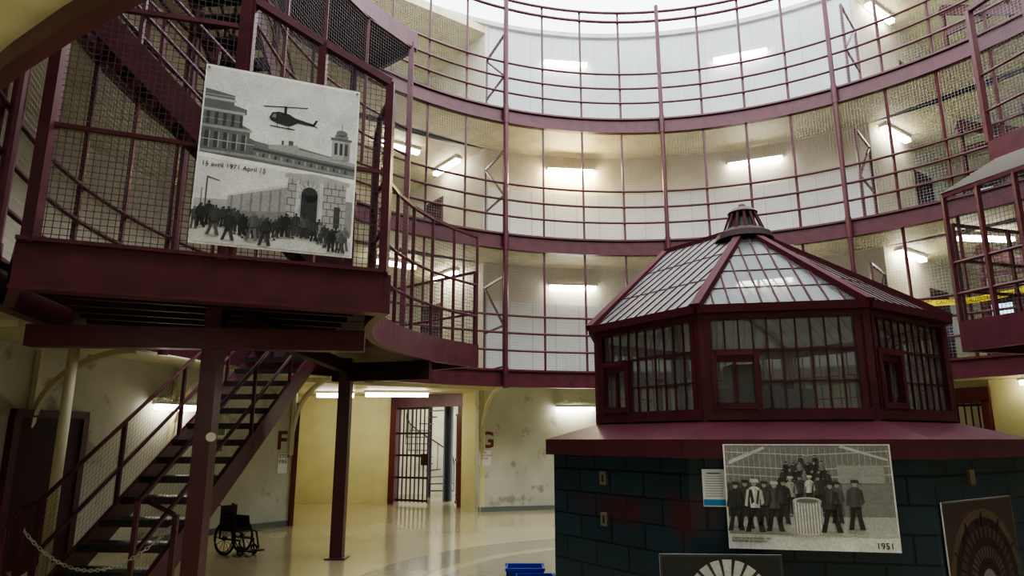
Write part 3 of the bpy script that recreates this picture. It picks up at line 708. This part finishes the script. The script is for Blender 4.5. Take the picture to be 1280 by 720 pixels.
# ---------------------------------------------------------------- printed banners
class Banner:
    def __init__(s,o,right,up,w,h): s.o=Vector(o);s.r=Vector(right).normalized();s.u=Vector(up).normalized();s.w=w;s.h=h;s.n=s.r.cross(s.u);s.mb=MB()
    def P(s,u,v,l=0): 
        return s.o+s.r*(u*s.w)+s.u*(v*s.h)+s.n*(l*.0008)
    def poly(s,pts,c,l=1):
        if not isinstance(c,tuple): c=(c,c,c*.95)
        s.mb.face([s.P(u,v,l) for u,v in pts],'print',c)
    def rect(s,u0,v0,u1,v1,c,l=1): s.poly([(u0,v0),(u1,v0),(u1,v1),(u0,v1)],c,l)
    def disc(s,u,v,ru,rv,c,l=1,n=12): s.poly([(u+ru*math.cos(2*math.pi*i/n),v+rv*math.sin(2*math.pi*i/n)) for i in range(n)],c,l)
    def person(s,u,v,h,c,l=5,shirt=None,hat=None,step=.0,lean=0.):
        a=s.h/s.w; w=h*a*.125
        def K(du,dv): return (u+du+lean*dv,v+dv*h)
        s.disc(u,v,w*1.5,h*.03,.35,l-.5,8)
        s.poly([K(-w*1.1-step,0),K(-w*.3-step,0),K(-w*.15-step*.4,.24),K(w*.1,.48),K(-w*.8,.48),K(-w*.8-step*.5,.24)],c,l)
        s.poly([K(w*.3+step,0),K(w*1.2+step,0),K(w*.85+step*.5,.24),K(w*.8,.48),K(-w*.1,.48),K(w*.15+step*.4,.24)],c*1.4,l)
        sc=shirt if shirt is not None else c
        s.poly([K(-w*.85,.42),K(w*.85,.42),K(w*.75,.6),K(w*1.1,.8),K(w*.4,.86),K(-w*.4,.86),K(-w*1.1,.8),K(-w*.75,.6)],sc,l+1)
        s.poly([K(-w*1.5,.50),K(-w*1.1,.47),K(-w*.75,.80),K(-w*1.15,.80)],sc*.8,l+1.2)
        s.poly([K(w*1.0,.50),K(w*1.5,.55),K(w*1.15,.80),K(w*.75,.80)],sc*.7,l+1.2)
        s.poly([K(-w*.85,.42),K(w*.85,.42),K(w*.82,.455),K(-w*.82,.455)],.02,l+1.4)
        s.poly([K(0,.44),K(w*.85,.44),K(w*.75,.6),K(w*1.0,.78),K(w*.1,.84)],sc*.75,l+1.1)
        s.disc(u+lean*.93,v+h*.92,w*.42,h*.06,.38 if hat is not None else c*1.5,l+1,8)
        if hat is not None: s.poly([K(-w*.65,.945),K(w*.75,.94),K(w*.6,1.0),K(-w*.5,1.01)],hat,l+2)
    def done(s,label,back=.01):
        s.mb.frame_box(s.o+s.r*(s.w/2)+s.u*(s.h/2)-s.n*(back/2+.0005),s.r,s.u,s.n,s.w/2,s.h/2,back/2,'paper')
        return obj(s.mb,'photo_banner',label=label,cat='banner')
o=C+E*1.555+NN*.06+UP*3.11
B=Banner(o,-E,UP,1.27,1.55)
B.rect(0,0,1,1,.88,0)
B.rect(.01,.47,.99,.985,.70,1)
B.poly([(.01,.47),(.99,.47),(.99,.74),(.5,.80),(.01,.84)],.76,1.5)
B.poly([(.01,.485),(.33,.48),(.33,.60),(.30,.61),(.30,.66),(.24,.68),(.24,.73),(.27,.74),(.27,.77),(.19,.785),(.19,.84),(.01,.86)],.14,2)
B.rect(.01,.80,.20,.815,.42,3);B.rect(.01,.735,.26,.75,.38,3);B.rect(.01,.64,.31,.655,.32,3);B.rect(.01,.825,.19,.832,.3,3);B.rect(.01,.69,.24,.695,.28,3)
for i in range(5): B.rect(.03+i*.05,.66,.05+i*.05,.73,.05,3); B.rect(.03+i*.055,.53,.055+i*.055,.62,.05,3); B.rect(.055+i*.055,.53,.062+i*.055,.62,.32,3)
B.rect(.01,.57,.33,.575,.4,4); B.rect(.01,.50,.33,.515,.3,3)
B.poly([(.33,.48),(.99,.45),(.99,.55),(.80,.575),(.60,.60),(.42,.59),(.33,.60)],.18,2)
B.poly([(.42,.59),(.60,.61),(.62,.585),(.99,.55),(.99,.53),(.42,.565)],.36,3)
B.poly([(.33,.545),(.99,.50),(.99,.515),(.33,.56)],.07,3)
B.poly([(.33,.50),(.99,.46),(.99,.475),(.33,.515)],.30,3)
for i in range(16): B.rect(.35+i*.038,.515-i*.0022,.362+i*.038,.535-i*.0022,.06 if i%2 else .35,4)
B.rect(.545,.60,.575,.63,.1,3);B.rect(.50,.60,.515,.625,.1,3)
B.rect(.83,.56,.95,.68,.40,4);B.rect(.82,.675,.96,.69,.12,5);B.rect(.845,.69,.935,.71,.2,5);B.disc(.89,.72,.04,.02,.15,5); B.rect(.91,.56,.95,.675,.26,4.5)
for i in range(3): B.rect(.845+i*.035,.59,.865+i*.035,.66,.05,5)
B.rect(.888,.73,.892,.78,.1,5)
def hl(pts,c,l): B.poly([(.385+(u-.34)*.84,.76+(v-.76)*.84) for u,v in pts],c,l)
hl([(.37,.750),(.385,.730),(.44,.712),(.50,.705),(.545,.712),(.58,.732),(.57,.768),(.52,.79),(.44,.798),(.39,.785)],.012,5)
hl([(.55,.772),(.56,.738),(.72,.730),(.72,.745)],.012,5)
hl([(.70,.735),(.72,.735),(.745,.775),(.728,.78)],.012,5)
hl([(.68,.745),(.745,.722),(.745,.729),(.68,.753)],.012,5)
hl([(.32,.816),(.66,.852),(.66,.858),(.32,.823)],.012,5)
hl([(.48,.78),(.50,.78),(.50,.842),(.48,.842)],.012,5); hl([(.385,.752),(.42,.748),(.42,.778),(.40,.775)],.2,6)
hl([(.38,.688),(.57,.683),(.57,.69),(.38,.695)],.02,5)
hl([(.43,.69),(.436,.69),(.436,.72),(.43,.72)],.02,5); hl([(.52,.69),(.526,.69),(.526,.72),(.52,.72)],.02,5)
B.poly([(0,.47),(1,.43),(1,.455),(0,.495)],.88,4)
B.poly([(.01,.01),(.99,.01),(.99,.43),(.01,.475)],.74,3)
B.poly([(.20,.12),(.20,.27),(.56,.36),(.56,.12)],.34,4); B.poly([(.20,.27),(.56,.36),(.56,.375),(.20,.28)],.6,5)
B.poly([(.20,.12),(.20,.19),(.56,.22),(.56,.12)],.24,4.5); B.poly([(.01,.12),(.01,.24),(.20,.25),(.20,.12)],.45,4)
for i in range(6): B.poly([(.22+i*.058,.20),(.232+i*.058,.20),(.232+i*.058,.28+i*.012),(.22+i*.058,.278+i*.012)],.22,5)
B.rect(.56,.10,.94,.42,.40,5); B.poly([(.54,.415),(.96,.405),(.96,.43),(.72,.455),(.54,.44)],.45,6); B.rect(.94,.12,.985,.32,.28,5)
for i in range(8):
    for u0,u1 in((.56,.62),(.79,.94)):
        B.rect(u0,.10+i*.04,u1,.105+i*.04,.14,6)
        for j in range(3): B.rect(u0+(j+.5*(i%2))*.05,.105+i*.04,u0+(j+.5*(i%2))*.05+.006,.14+i*.04,.16,6)
B.rect(.65,.10,.755,.33,.03,6);B.disc(.7025,.33,.0525,.045,.03,6,20)
for i in range(9):
    a=math.pi*i/8; ca,sa=math.cos(a),math.sin(a)
    B.poly([(.7025+.056*ca-.003*sa,.33+.048*sa),(.7025+.085*ca-.003*sa,.33+.070*sa),(.7025+.085*ca+.006*sa,.33+.070*sa-.004*ca),(.7025+.056*ca+.006*sa,.33+.048*sa-.004*ca)],.6,6.2)
B.rect(.865,.16,.905,.28,.06,6)
B.rect(.615,.10,.642,.41,.55,6);B.rect(.765,.10,.79,.41,.55,6)
B.poly([(.01,.01),(.99,.01),(.99,.09),(.01,.13)],.60,6)
B.rect(.07,.13,.078,.36,.1,6); B.poly([(.07,.36),(.15,.345),(.15,.35),(.07,.368)],.1,6); B.rect(.045,.12,.05,.30,.15,6)
for i in range(46):
    u=.025+i*.0205+random.uniform(-.008,.008); v=.085-.04*(i/46)+random.uniform(-.012,.014)+.02*math.sin(i*.25)
    c=random.choice((.015,.03,.05,.09)); B.person(u,v,random.uniform(.105,.14),c,7+2*(i%3),shirt=random.choice((None,None,c*2,c*3)),step=random.uniform(0,.008),lean=random.uniform(-.01,.01))
for i,(u,v) in enumerate(((.22,.03),(.36,.04),(.44,.02),(.13,.05))): B.person(u,v,.16,random.choice((.03,.12,.07)),14,step=.012,lean=.01)
b1=B.done('large black and white photo banner with helicopter and crowd')
text('15 avril 1971 April 15',.056,B.P(.03,.422,9),-E,B.n,'ink','printed_caption',parent=b1)
for u in(0.02,.98):
    mb=MB(); p=B.P(u,.985,6); mb.lathe(p-UP*.003,[(.012,-.003),(.012,.003)],'chrome',n=8); obj(mb,'grommet',parent=b1)
p0,x,n=face_pt(0,.0,0,r=2.27)
o=p0+x*.285+n*.02+UP*.83
B=Banner(o,x,UP,1.15,.735)
B.rect(0,0,1,1,.85,0); B.rect(.01,.14,.99,.99,.30,1)
B.poly([(.01,.62),(.99,.60),(.99,.99),(.01,.99)],.24,2)
for i in range(30): B.rect(.02+i*.033,.64,.0235+i*.033,.97,.45,3)
for v in(.68,.76,.90): B.poly([(.01,v+.02),(.5,v-.01),(.99,v+.03),(.99,v+.04),(.5,v+.0),(.01,v+.03)],.55,4)
B.poly([(.03,.80),(.25,.95),(.25,.98),(.03,.84)],.6,4); B.poly([(.7,.97),(.98,.84),(.98,.86),(.72,.99)],.6,4)
B.poly([(.30,.60),(.66,.60),(.60,.80),(.48,.84),(.36,.76)],.07,4)
for r_,(v,n_) in enumerate(((.72,4),(.66,6),(.58,7))):
    for i in range(n_): 
        u=.485-(n_-1)*.022+i*.044+random.uniform(-.006,.006); B.person(u,v+random.uniform(-.01,.01),.17,.04,4.5+r_*1.2,shirt=random.choice((.05,.09,.3,.05)),hat=random.choice((.05,.35)))
B.rect(.68,.63,.95,.80,.40,4); B.rect(.70,.30,.99,.62,.28,3); B.rect(.01,.30,.35,.62,.12,3); B.rect(.35,.30,.70,.66,.18,3)
for i in range(12): B.rect(.02+i*.028,.31,.026+i*.028,.61,.06,3.5)
B.poly([(.01,.14),(.99,.14),(.99,.32),(.01,.30)],.55,4)
B.poly([(.01,.14),(.40,.14),(.30,.20),(.01,.22)],.38,4.3)
B.rect(.40,.17,.57,.46,.72,13); B.disc(.485,.17,.085,.03,.72,13,20); B.disc(.485,.46,.085,.035,.6,13.3,20); B.disc(.485,.46,.065,.022,.2,13.5,20)
for i in range(10): B.rect(.403+i*.0175,.155,.409+i*.0175,.45,.28,13.4)
for u,v,h,sh,st,hh in((.05,.17,.46,.05,.008,.06),(.11,.19,.46,.07,.01,.06),(.165,.16,.50,.78,.015,.7),(.225,.22,.42,.09,.0,.06),(.285,.17,.47,.12,.012,.6),(.34,.24,.42,.06,.0,.06),(.385,.33,.36,.5,.0,.6),(.44,.38,.32,.10,0,.06),(.50,.40,.30,.7,0,.7),(.55,.36,.34,.08,0,.06),(.615,.17,.47,.07,.022,.06),(.655,.26,.38,.16,0,.06),(.76,.20,.46,.12,.006,.06)):
    B.person(u,v,h,.035,9 if v>.3 else 14,shirt=sh,hat=hh,step=st,lean=.01)
b2=B.done('black and white photo banner of guards beside a drum dated 1951')
text('1951',.06,B.P(.86,.03,4),x,n,'ink','printed_caption',parent=b2)
text('KINGSTON PENITENTIARY 1951\nPENITENCIER DE KINGSTON',.019,B.P(.02,.09,4),x,n,'ink','printed_caption',parent=b2)
p0,x,n=face_pt(-1,0,0)
B=Banner(p0+x*.07+n*.02+UP*.02,x,UP,1.14,1.14)
B.rect(0,0,1,1,(.16,.13,.11),0); B.rect(.01,.01,.99,.99,(.055,.035,.028),1)
for i,(r,c) in enumerate(((.50,(.12,.08,.055)),(.44,(.03,.013,.012)),(.38,(.10,.055,.035)),(.31,(.045,.018,.016)),(.25,(.12,.09,.07)),(.17,(.06,.013,.013)),(.10,(.22,.2,.19)))): B.disc(.5,.47,r,r*.94,c,2+i,40)
for i in range(36):
    a=2*math.pi*i/36; ca,sa=math.cos(a),math.sin(a); r1=.49-.05*(i%3)
    B.poly([(.5+.11*ca-.004*sa,.47+.11*sa+.004*ca),(.5+r1*ca-.010*sa,.47+.92*r1*sa+.010*ca),(.5+r1*ca+.010*sa,.47+.92*r1*sa-.010*ca),(.5+.11*ca+.004*sa,.47+.11*sa-.004*ca)],(.03,.013,.013),10)
B.done('square photo banner showing a circular dome seen from below')
B=Banner((1.03,5.02,.02),(1,-.06,0),(0,.06,1),.84,.80)
B.rect(0,0,1,1,.06,0); B.rect(.02,.02,.98,.98,.03,1); B.disc(.55,.62,.34,.34,.6,2,30); B.disc(.55,.62,.09,.09,.05,5)
for i in range(20):
    a=2*math.pi*(i+.5)/20; ca,sa=math.cos(a),math.sin(a)
    B.poly([(.55+.09*ca,.62+.09*sa),(.55+.34*ca-.014*sa,.62+.34*sa+.014*ca),(.55+.34*ca+.014*sa,.62+.34*sa-.014*ca)],.05,4)
B.done('dark photo board with a white radial window leaning on the base')
p,x,n=face_pt(0,.18,1.245,r=2.19,off=.012); mb=MB(); mb.frame_box(p,x,n,UP,.082,.006,.135,'paper'); mb.frame_box(p+n*.007-UP*.105,x,n,UP,.08,.001,.022,'paper_blue'); mb.frame_box(p+n*.007+UP*.105,x,n,UP,.05,.001,.006,'paper_blue')
for i in range(9): mb.frame_box(p+n*.007+UP*(.085-i*.018),x,n,UP,.065,.001,.0018,'grey_ink')
obj(mb,'info_sheet',label='white printed information sheet taped on block base',cat='notice')
for i,(bx,by) in enumerate(((.14,7.95),(.24,7.60))):
    mb=MB(); h=.25-.04*i
    for (x0,x1,y0,y1) in((-.2,.2,-.15,-.135),(-.2,.2,.135,.15),(-.2,-.185,-.15,.15),(.185,.2,-.15,.15)): mb.box(bx+x0,bx+x1,by+y0,by+y1,0,h,'blue_plastic')
    mb.box(bx-.2,bx+.2,by-.15,by+.15,0,.012,'blue_plastic')
    mb.box(bx-.215,bx+.215,by-.165,by-.15,h-.03,h,'blue_plastic'); mb.box(bx-.215,bx+.215,by+.15,by+.165,h-.03,h,'blue_plastic')
    obj(mb,'plastic_bin',label='open blue plastic bin on the floor',cat='bin',group='blue bins')
# ---------------------------------------------------------------- wheelchair
WX,WY=-4.02,10.4
wc=empty('wheelchair',(WX,WY,0),'folded-armed black wheelchair parked under the stairs','wheelchair')
fd=Vector((.85,-.5,0)).normalized(); sd=Vector((fd.y,-fd.x,0)); O=Vector((WX,WY,0))
def wp(f,s,z): return O+(fd*f+sd*s+UP*z)*.74
for s in(-.20,.20):
    mb=MB(); mb.tube([wp(.29*math.cos(t),s,.30+.29*math.sin(t)) for t in[2*math.pi*i/28 for i in range(28)]],.018,'rubber',closed=True)
    mb.tube([wp(.25*math.cos(t),s*1.12,.30+.25*math.sin(t)) for t in[2*math.pi*i/28 for i in range(28)]],.008,'black',n=5,closed=True)
    for i in range(12):
        t=2*math.pi*i/12; mb.tube([wp(0,s,.30),wp(.28*math.cos(t),s,.30+.28*math.sin(t))],.004,'black',n=4)
    mb.tube([wp(0,s-.03,.3),wp(0,s+.03,.3)],.03,'black'); obj(mb,'wheel',parent=wc)
    mb=MB(); mb.tube([wp(.42+.08*math.cos(t),s*.8,.095+.08*math.sin(t)) for t in[2*math.pi*i/14 for i in range(14)]],.014,'rubber',closed=True); mb.tube([wp(.42,s*.8,.095),wp(.38,s*.8,.28)],.012,'black'); obj(mb,'caster',parent=wc)
    mb=MB(); mb.tube([wp(-.2,s*.8,.28),wp(-.2,s*.8,.88),wp(-.33,s*.8,.9)],.013,'black'); mb.tube([wp(-.2,s*.8,.66),wp(.2,s*.8,.66),wp(.24,s*.8,.45),wp(.45,s*.8,.42),wp(.55,s*.8,.12)],.013,'black'); mb.tube([wp(-.2,s*.8,.28),wp(.4,s*.8,.28)],.012,'black')
    mb.frame_box(wp(0,s*.8,.68),fd,sd,UP,.13,.025,.013,'black'); mb.frame_box(wp(.62,s*.45,.1),fd,sd,UP,.07,.05,.008,'black'); mb.frame_box(wp(0,s*.78,.55),fd,sd,UP,.15,.006,.09,'black'); obj(mb,'side_frame',parent=wc)
mb=MB(); mb.frame_box(wp(.02,0,.46),fd,sd,UP,.17,.13,.025,'black'); obj(mb,'seat',parent=wc)
mb=MB(); mb.frame_box(wp(-.2,0,.66),fd,sd,UP,.015,.13,.17,'black'); obj(mb,'backrest',parent=wc)
mb=MB()
for i in range(3):
    pts=[pol(7.40+.09*i,a,2.74) for a in range(200,252,3)]; mb.tube(pts,.018,'pipe_cream',n=8)
obj(mb,'ceiling_pipes',label='cream conduit pipes under the gallery',cat='pipe')
# ---------------------------------------------------------------- light
w=bpy.data.worlds.new('sky_world'); S.world=w; w.use_nodes=True
w.node_tree.nodes['Background'].inputs[0].default_value=(.91,.96,1,1); w.node_tree.nodes['Background'].inputs[1].default_value=4.9
try: S.view_settings.look='AgX - Medium High Contrast'
except Exception as ex: print(ex)
cd=bpy.data.cameras.new('camera'); cd.lens=24; cd.sensor_width=36; cam=bpy.data.objects.new('camera',cd); COL.objects.link(cam)
cam.location=(0,0,1.6); cam.rotation_euler=(rad(90+12.5),0,0); cd.clip_start=.05; S.camera=cam
